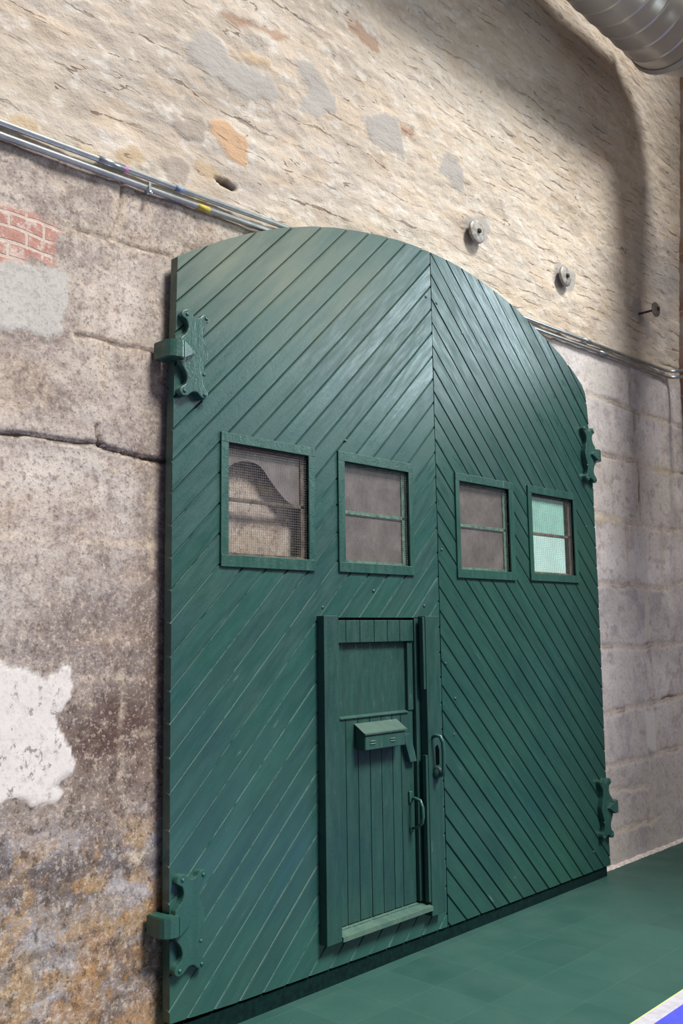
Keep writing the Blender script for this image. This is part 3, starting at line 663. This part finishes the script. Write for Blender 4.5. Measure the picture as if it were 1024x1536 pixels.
BOLTS = [(-1.795, 3.006), (-1.688, 3.009), (-1.694, 2.652), (-1.806, 2.652), (-1.700, 2.745)]

def add_hinge(leaf, side, cz, note):
    s = 1 if side < 0 else -1
    tr = lambda p: (p[0] * s, p[1] - 2.833 + cz)
    pts = [tr(p) for p in smooth_loop(HINGE, 3)]
    if s < 0: pts = pts[::-1]
    bm = bmesh.new(); add_prism(bm, pts, -0.034, -0.0005, 0.005)
    hg = part("hinge", bm, M["iron"], leaf, label=note)
    # strap knuckle wrapping round the leaf edge back to the wall
    bm = bmesh.new(); prof = [(-1.812, -0.035), (-1.822, -0.056), (-1.838, -0.060), (-1.866, -0.054), (-1.888, -0.040), (-1.898, -0.018), (-1.899, 0.070), (-1.8455, 0.070), (-1.8455, -0.003), (-1.812, -0.003)]
    add_extrude(bm, [(p[0] * s, p[1]) for p in prof], "z", cz - 0.041, cz + 0.041)
    es = [e for e in bm.edges if abs(e.verts[0].co.z - e.verts[1].co.z) < 1e-6]
    bmesh.ops.bevel(bm, geom=es, offset=0.004, segments=2, affect="EDGES")
    part("knuckle", bm, M["iron"], hg)
    bm = bmesh.new()                                     # tapering tongue on the plate
    v = [bm.verts.new((x * s, y, z + cz)) for x, y, z in [(-1.826, -0.033, 0.041), (-1.826, -0.033, -0.041), (-1.757, -0.033, 0.0), (-1.826, -0.060, 0.038), (-1.826, -0.060, -0.038), (-1.757, -0.046, 0.0)]]
    for q in ((0, 1, 2), (3, 5, 4), (0, 3, 4, 1), (1, 4, 5, 2), (2, 5, 3, 0)): bm.faces.new([v[k] for k in q])
    part("tongue", bm, M["iron"], hg)
    for b in BOLTS:
        x, z = tr(b); bm = bmesh.new(); dome(bm, x, -0.033 if b != BOLTS[-1] else -0.0335, z, 0.0085, 0.8)
        part("bolt", bm, M["iron"], hg, True)
    return hg

left = empty("gate_leaf", (-0.92, 0.025, FLOOR_Z + 0.1), "left leaf of the arched green gate, holding the small wicket door", "gate")
hl = [WIN["a"][1], WIN["b"][1], WICKET]
bm = leaf_panel(ARCH_L + EDGE_L, 1, hl, 3)
part("board_panel", bm, M["gate"], left, label="diagonal boards rising to the right")
right = empty("gate_leaf", (0.92, 0.025, FLOOR_Z + 0.1), "right leaf of the arched green gate, plain boards below its windows, one pane teal", "gate")
bm = leaf_panel(ARCH_R + EDGE_R, -1, [WIN["c"][1], WIN["d"][1]], 5)
part("board_panel", bm, M["gate_right"], right, label="diagonal boards rising to the left")

add_window(left, "a", M["wood"], "broken", None, "frame round the window with the broken pane")
add_window(left, "b", M["palegreen"], "glass", "glass", "frame round the window above the wicket door")
add_window(right, "c", M["palegreen"], "glass", "glass", "frame round the dusty window beside the centre seam")
add_window(right, "d", M["wood"], "teal", "aqua", "frame round the teal window")
add_hinge(left, -1, 2.833, "upper hinge of the left leaf"); add_hinge(left, -1, 0.404, "lower hinge of the left leaf")
add_hinge(right, 1, 2.826, "upper hinge of the right leaf"); add_hinge(right, 1, 0.366, "lower hinge of the right leaf")

# bolts and nail heads standing on the boards
for x, z in [(-0.045, 3.545), (-0.75, 2.58), (-0.13, 1.725), (-0.93, 1.71), (-0.55, 1.80)]:
    bm = bmesh.new(); dome(bm, x, 0.001, z, 0.009, 0.7); part("nail_head", bm, M["iron"], left, True)
for x, z in [(0.055, 3.53), (0.30, 3.40), (0.05, 1.40), (0.13, 1.20), (0.11, 1.0), (0.04, 2.05), (1.70, 2.30), (1.60, 0.10)]:
    bm = bmesh.new(); dome(bm, x, 0.001, z, 0.009, 0.7); part("nail_head", bm, M["iron"], right, True)

# ---------------------------------------------------------------- wicket door
bm = bmesh.new(); add_box(bm, -0.974, -0.872, -0.052, 0.0035, 0.120, 1.668, 0.003)
part("jamb", bm, M["wicket"], left, label="left jamb of the wicket door")
bm = bmesh.new(); add_box(bm, -0.186, -0.070, -0.050, 0.0035, 0.085, 1.668, 0.003)
jr = part("jamb", bm, M["wicket"], left, label="right jamb of the wicket door")
bm = bmesh.new(); add_box(bm, -0.205, -0.1865, -0.046, -0.022, 1.27, 1.662, 0.002); add_box(bm, -0.205, -0.1865, -0.046, -0.022, 0.16, 0.92, 0.002)
part("stop_strip", bm, M["wicket"], jr)
bm = bmesh.new(); add_box(bm, -0.222, -0.187, 0.000, 0.048, 0.160, 1.655, 0.003)
part("door_stop", bm, M["wicket"], left)
bm = bmesh.new()                                         # sloping timber sill
add_extrude(bm, [(-0.058, 0.118), (-0.058, 0.140), (0.048, 0.156), (0.048, 0.100), (0.0, 0.100)], "x", -0.8705, -0.187)
part("sill", bm, M["sillgreen"], left, label="pale sill of the wicket door")
bm = bmesh.new(); add_box(bm, -0.905, -0.77, -0.014, 0.004, 0.106, 0.116, 0.002); part("sill_strip", bm, M["sillgreen"], left)

def boards(bm, xs, y0, y1, z0, z1, gap=0.004):
    for a, b in zip(xs, xs[1:]): add_box(bm, a + gap / 2, b - gap / 2, y0 + 0.0008 * rng.rand(), y1, z0, z1, 0.0025)
bm = bmesh.new()
boards(bm, [-0.868, -0.755, -0.665, -0.575, -0.487, -0.400, -0.330, -0.226], 0.020, 0.050, 0.158, 1.158)
add_box(bm, -0.868, -0.226, 0.040, 0.052, 0.158, 1.655)                       # backing
add_box(bm, -0.270, -0.226, 0.014, 0.050, 1.160, 1.528, 0.003); add_box(bm, -0.868, -0.800, 0.014, 0.050, 1.160, 1.528, 0.003)
wd = part("wicket_door", bm, M["wicket"], left, label="small plank door in the left leaf")
bm = bmesh.new(); boards(bm, [-0.868, -0.76, -0.655, -0.545, -0.440, -0.340, -0.226], 0.004, 0.045, 1.532, 1.646)
part("header", bm, M["wicket"], wd)
bm = bmesh.new(); add_box(bm, -0.8, -0.27, 0.034, 0.0395, 1.16, 1.528); part("blank_panel", bm, M["wicket"], wd, label="plain panel filling the door window")
bm = bmesh.new(); add_extrude(bm, [(0.012, 1.150), (0.012, 1.154), (0.034, 1.163), (0.034, 1.150)], "x", -0.80, -0.27); part("ledge", bm, M["box"], wd)
# bowed pull handle
bm = bmesh.new()
pth = [(-0.262, 0.012, 0.690), (-0.262, -0.012, 0.700), (-0.258, -0.045, 0.690), (-0.256, -0.058, 0.655), (-0.256, -0.060, 0.610), (-0.257, -0.054, 0.575), (-0.262, -0.022, 0.550), (-0.264, 0.012, 0.540)]
add_tube(bm, pth, [0.007, 0.008, 0.009, 0.0095, 0.0095, 0.009, 0.008, 0.006], 10)
add_box(bm, -0.281, -0.252, 0.008, 0.021, 0.675, 0.735, 0.004); add_box(bm, -0.276, -0.254, 0.010, 0.021, 0.520, 0.555, 0.004)
part("door_handle", bm, M["iron"], wd, True)
bm = bmesh.new(); add_prism(bm, [(-0.330, 1.040), (-0.285, 1.040), (-0.236, 0.890), (-0.290, 0.890), (-0.330, 1.000)], -0.010, 0.021, 0.003)
part("latch_plate", bm, M["box"], wd)
# big pull at the seam, standing on the right jamb
bm = bmesh.new()
add_tube(bm, [(-0.150, -0.048, 1.010), (-0.150, -0.075, 1.022), (-0.142, -0.098, 1.018), (-0.132, -0.108, 0.985), (-0.130, -0.110, 0.930), (-0.130, -0.108, 0.860), (-0.131, -0.102, 0.815), (-0.136, -0.048, 0.800)], [0.009, 0.010, 0.011, 0.011, 0.011, 0.011, 0.011, 0.010], 12)
add_lathe_y(bm, -0.122, 0.822, [(0.030, -0.049), (0.032, -0.060), (0.026, -0.076), (0.012, -0.084)], 14)
pl = part("pull_handle", bm, M["iron"], left, True, label="looped iron pull at the centre seam")
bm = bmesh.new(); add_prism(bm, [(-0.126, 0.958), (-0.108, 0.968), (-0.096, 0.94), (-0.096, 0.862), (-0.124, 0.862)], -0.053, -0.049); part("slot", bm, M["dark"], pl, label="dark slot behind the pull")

# mailbox hung on the wicket door
mb = empty("mailbox", (-0.54, 0.0, 0.99), "green sheet metal mailbox with sloping lid on the wicket door", "mailbox")
bm = bmesh.new(); add_extrude(bm, [(-0.050, 0.992), (-0.050, 1.066), (0.018, 1.110), (0.018, 0.992)], "x", -0.688, -0.376)
bmesh.ops.bevel(bm, geom=[e for e in bm.edges], offset=0.003, segments=2, affect="EDGES")
bx = part("box", bm, M["box"], mb)
bm = bmesh.new(); add_extrude(bm, [(-0.058, 1.068), (-0.060, 1.076), (-0.050, 1.079), (0.018, 1.122), (0.018, 1.114), (-0.050, 1.071)], "x", -0.696, -0.366)
part("lid", bm, M["lidgreen"], mb, label="dusty sloping lid")
for cx in (-0.632, -0.478):
    for dz in (0.0, -0.013):
        bm = bmesh.new(); add_extrude(bm, [(-0.050, 1.038 + dz), (-0.055, 1.034 + dz), (-0.050, 1.031 + dz)], "x", cx - 0.018, cx + 0.018); part("louvre", bm, M["lidgreen"], bx)

# dark beam added for the shadow strip under the gate; also props it
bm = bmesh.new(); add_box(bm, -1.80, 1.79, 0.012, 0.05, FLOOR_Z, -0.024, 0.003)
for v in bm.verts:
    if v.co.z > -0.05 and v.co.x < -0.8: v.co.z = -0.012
o = link("shade_beam", bm, M["shade_beam"]); tag(o, "added dark green beam standing in for the shadow strip under the gate", "beam")

# ------------------------------------------------------------------ conduits
def conduit(name, z_off, label, extras):
    root = empty(name, (-2.6, 0.066, 3.6 + z_off), label, "conduit", "conduits along the wall")
    ys = 0.067; r = 0.0135
    pts = [(-6.0, ys, 3.585), (-2.63, ys, 3.618), (-1.8, ys, 3.638), (-1.1, ys, 3.665), (0.1, ys, 3.695), (1.28, ys, 3.715), (2.4, ys, 3.742), (3.30, ys, 3.765)]
    pts = [(x, y, z + z_off) for x, y, z in pts]
    e = pts[-1]
    for a in (0.3, 0.6, 0.9, 1.2, 1.5708): pts.append((e[0] + 0.10 * math.sin(a) - 0.0, ys - 0.10 * (1 - math.cos(a)), e[2]))
    pts[-1] = (e[0] + 0.10, ys - 0.10, e[2])
    pts.append((e[0] + 0.10, -1.2, e[2] + 0.01)); pts.append((e[0] + 0.10, -6.0, e[2] + 0.02))
    bm = bmesh.new(); add_tube(bm, pts, r, 12); part("tube", bm, M["zinc"], root, True)
    def zat(x):
        for p, q in zip(pts, pts[1:]):
            if p[0] <= x <= q[0]: return p[2] + (q[2] - p[2]) * (x - p[0]) / (q[0] - p[0])
    for x, ln, kind, nm in extras:
        bm = bmesh.new(); rr = r + (0.0035 if nm == "coupling" else 0.0012)
        add_tube(bm, [(x, ys, zat(x)), (x + ln, ys, zat(x + ln))], rr, 12); part(nm, bm, M[kind], root, True)
    return root
conduit("conduit", 0.0, "upper of the two bright conduits running along the wall behind the gate", [(-2.20, 0.13, "coupling", "coupling"), (-2.105, 0.05, "pink", "sticker"), (-1.80, 0.05, "bluesticker", "sticker"), (1.9, 0.11, "coupling", "coupling")])
cl = conduit("conduit", -0.052, "lower of the two bright conduits running along the wall behind the gate", [(-1.67, 0.07, "yellow", "sticker"), (2.15, 0.11, "coupling", "coupling")])
bm = bmesh.new(); add_box(bm, -1.952, -1.940, 0.066, WALL_Y - 0.002, 3.556, 3.575, 0.003); add_box(bm, -1.952, -1.940, 0.046, 0.050, 3.566, 3.605, 0.002)
add_lathe_y(bm, -1.946, 3.555, [(0.010, 0.048), (0.008, 0.038), (0.003, 0.036)], 8)
part("strap", bm, M["coupling"], cl)

# ------------------------------------------------- tie-rod washers on the wall
def washer(x, z, out, label, q=1.0):
    root = empty("tie_rod", (x, WALL_Y, z), label, "anchor", "tie rod ends above the gate")
    bm = bmesh.new(); y = WALL_Y - out
    add_tube(bm, [(x, WALL_Y + 0.02, z), (x, y - 0.030, z)], 0.009, 10); part("rod", bm, M["rust"], root, True)
    bm = bmesh.new(); add_lathe_y(bm, x, z, [(0.052 * q, y + 0.014), (0.060 * q, y + 0.010), (0.061 * q, y - 0.002), (0.055 * q, y - 0.008), (0.030 * q, y - 0.013), (0.014, y - 0.014)], 28); part("washer", bm, M["steel"], root, True)
    bm = bmesh.new(); add_lathe_y(bm, x, z, [(0.017, y - 0.012), (0.017, y - 0.026), (0.013, y - 0.029)], 6, 0.3); part("nut", bm, M["rust"], root)
washer(0.560, 4.152, 0.045, "tie rod washer close to the wall just above the gate arch, largest of the three", 1.3)
washer(1.655, 4.150, 0.045, "tie rod washer in a round cement patch, middle of the three", 1.25)
washer(2.885, 4.172, 0.155, "tie rod washer standing well off the wall on a long rod, furthest right")

# ------------------------------------------------------------ ventilation duct
duct = empty("air_duct", (0, -0.39, 6.43), "large galvanised spiral air duct high on the wall", "duct")
DR = 0.35; DY = -0.39; DZ = 6.43; END = 2.74
def ring_pts(c, ax_u, ax_v, r, seg): return [c + ax_u * (r * math.cos(2 * math.pi * k / seg)) + ax_v * (r * math.sin(2 * math.pi * k / seg)) for k in range(seg)]
def skin(bm, rings):
    R = [[bm.verts.new(p) for p in q] for q in rings]
    for A, B in zip(R, R[1:]):
        n = len(A)
        for k in range(n): bm.faces.new((A[k], A[(k + 1) % n], B[(k + 1) % n], B[k]))
    return R
seg = 64; rings = []
prof = []
x = END - 0.02
while x > -7:
    prof += [(x, 0), (x - 0.086, -0.002), (x - 0.172, 0), (x - 0.180, 0.004), (x - 0.188, 0.005), (x - 0.194, 0.002), (x - 0.197, -0.007), (x - 0.202, -0.007), (x - 0.206, 0)]
    x -= 0.2075
bm = bmesh.new()
for px, dr in prof: rings.append([Vector((px + 0.018 * math.cos(2 * math.pi * k / seg), DY + (DR + dr) * math.cos(2 * math.pi * k / seg), DZ + (DR + dr) * math.sin(2 * math.pi * k / seg))) for k in range(seg)])
skin(bm, rings); part("spiral_tube", bm, M["duct"], duct, True)
bm = bmesh.new(); rings = []
for px, dr in ((END - 0.05, 0.006), (END - 0.045, 0.010), (END - 0.01, 0.010), (END - 0.005, 0.016), (END + 0.012, 0.018), (END + 0.020, 0.010), (END + 0.022, 0.0)):
    rings.append([Vector((px, DY + (DR + dr) * math.cos(2 * math.pi * k / seg), DZ + (DR + dr) * math.sin(2 * math.pi * k / seg))) for k in range(seg)])
skin(bm, rings); part("collar", bm, M["duct"], duct, True)
bm = bmesh.new(); rings = []                            # gored elbow turning out along the right wall
BR = 0.30; er = 0.325
for a in [0, 11, 12, 33, 34, 56, 57, 78, 79, 90]:
    t = math.radians(a)
    c = Vector((END + 0.0 + BR * math.sin(t) - 0.02, DY - BR * (1 - math.cos(t)), DZ)); u = Vector((math.sin(t), math.cos(t), 0))
    rings.append(ring_pts(c, u, Vector((0, 0, 1)), er, seg))
rings.append(ring_pts(Vector((END + BR - 0.02, -7, DZ)), Vector((1, 0, 0)), Vector((0, 0, 1)), er, seg))
skin(bm, rings); part("elbow", bm, M["duct"], duct, True)

# -------------------------------------------------------------------- lighting
def area(name, loc, target, sx, sy, power, color):
    L = bpy.data.lights.new(name, "AREA"); L.shape = "RECTANGLE"; L.size = sx; L.size_y = sy; L.energy = power; L.color = color
    o = bpy.data.objects.new(name, L); col.objects.link(o); o.location = loc
    o.rotation_euler = (Vector(target) - Vector(loc)).to_track_quat("-Z", "Y").to_euler()
    return o
S = bpy.data.lights.new("sun_through_skylight", "SUN"); S.energy = 6.0; S.angle = math.radians(15); S.color = (1.0, 0.975, 0.93)
o = bpy.data.objects.new("sun_through_skylight", S); col.objects.link(o); o.location = (2.6, -6, 13)
o.rotation_euler = (Vector((0, 0, 0)) - Vector((0.9, -4.4, 6.1))).to_track_quat("-Z", "Y").to_euler()
area("clerestory_window", (3.54, -3.3, 4.5), (0.0, -3.3, 3.6), 3.8, 2.2, 190, (0.78, 0.92, 1.0)).data.spread = math.radians(125)
area("front_fill", (-0.5, -9.0, 6.5), (0.0, 0.0, 2.5), 7.0, 4.0, 80, (1.0, 0.98, 0.96))  # soft fill light added from the front, no source seen there
w = bpy.data.worlds.new("hall_light"); scn.world = w; w.use_nodes = True
nt = w.node_tree; nt.nodes.clear()
ow = nt.nodes.new("ShaderNodeOutputWorld"); bg = nt.nodes.new("ShaderNodeBackground")
tc = nt.nodes.new("ShaderNodeTexCoord"); sp = nt.nodes.new("ShaderNodeSeparateXYZ"); rp = nt.nodes.new("ShaderNodeValToRGB")
nt.links.new(tc.outputs["Generated"], sp.inputs[0]); nt.links.new(sp.outputs[2], rp.inputs[0])
rp.color_ramp.elements[0].position = 0.0; rp.color_ramp.elements[0].color = (0.27, 0.27, 0.275, 1)
rp.color_ramp.elements[1].position = 0.75; rp.color_ramp.elements[1].color = (0.62, 0.66, 0.71, 1)
nt.links.new(rp.outputs[0], bg.inputs[0]); bg.inputs[1].default_value = 0.29
nt.links.new(bg.outputs[0], ow.inputs[0])

# ---------------------------------------------------------------------- camera
cd = bpy.data.cameras.new("camera"); cam = bpy.data.objects.new("camera", cd); col.objects.link(cam); scn.camera = cam
yaw, pitch, roll = 0.80190076, 0.12741716, -0.01324667
d = Vector((math.sin(yaw) * math.cos(pitch), math.cos(yaw) * math.cos(pitch), math.sin(pitch)))
r = Vector((math.cos(yaw), -math.sin(yaw), 0)); u = r.cross(d)
r2 = r * math.cos(roll) + u * math.sin(roll); u2 = -r * math.sin(roll) + u * math.cos(roll)
R = Matrix((r2, u2, -d)).transposed().to_4x4()
R.translation = Vector((-4.20481875, -3.30775778, 1.59129331)); cam.matrix_world = R
cd.sensor_fit = "VERTICAL"; cd.sensor_height = 36.0; cd.lens = 1394.0783 / 1536 * 36.0
cd.clip_start = 0.05; cd.clip_end = 100
cd.dof.use_dof = True; cd.dof.focus_distance = 5.0; cd.dof.aperture_fstop = 5.6
scn.view_settings.view_transform = "Standard"; scn.view_settings.look = "None"; scn.view_settings.exposure = -0.12
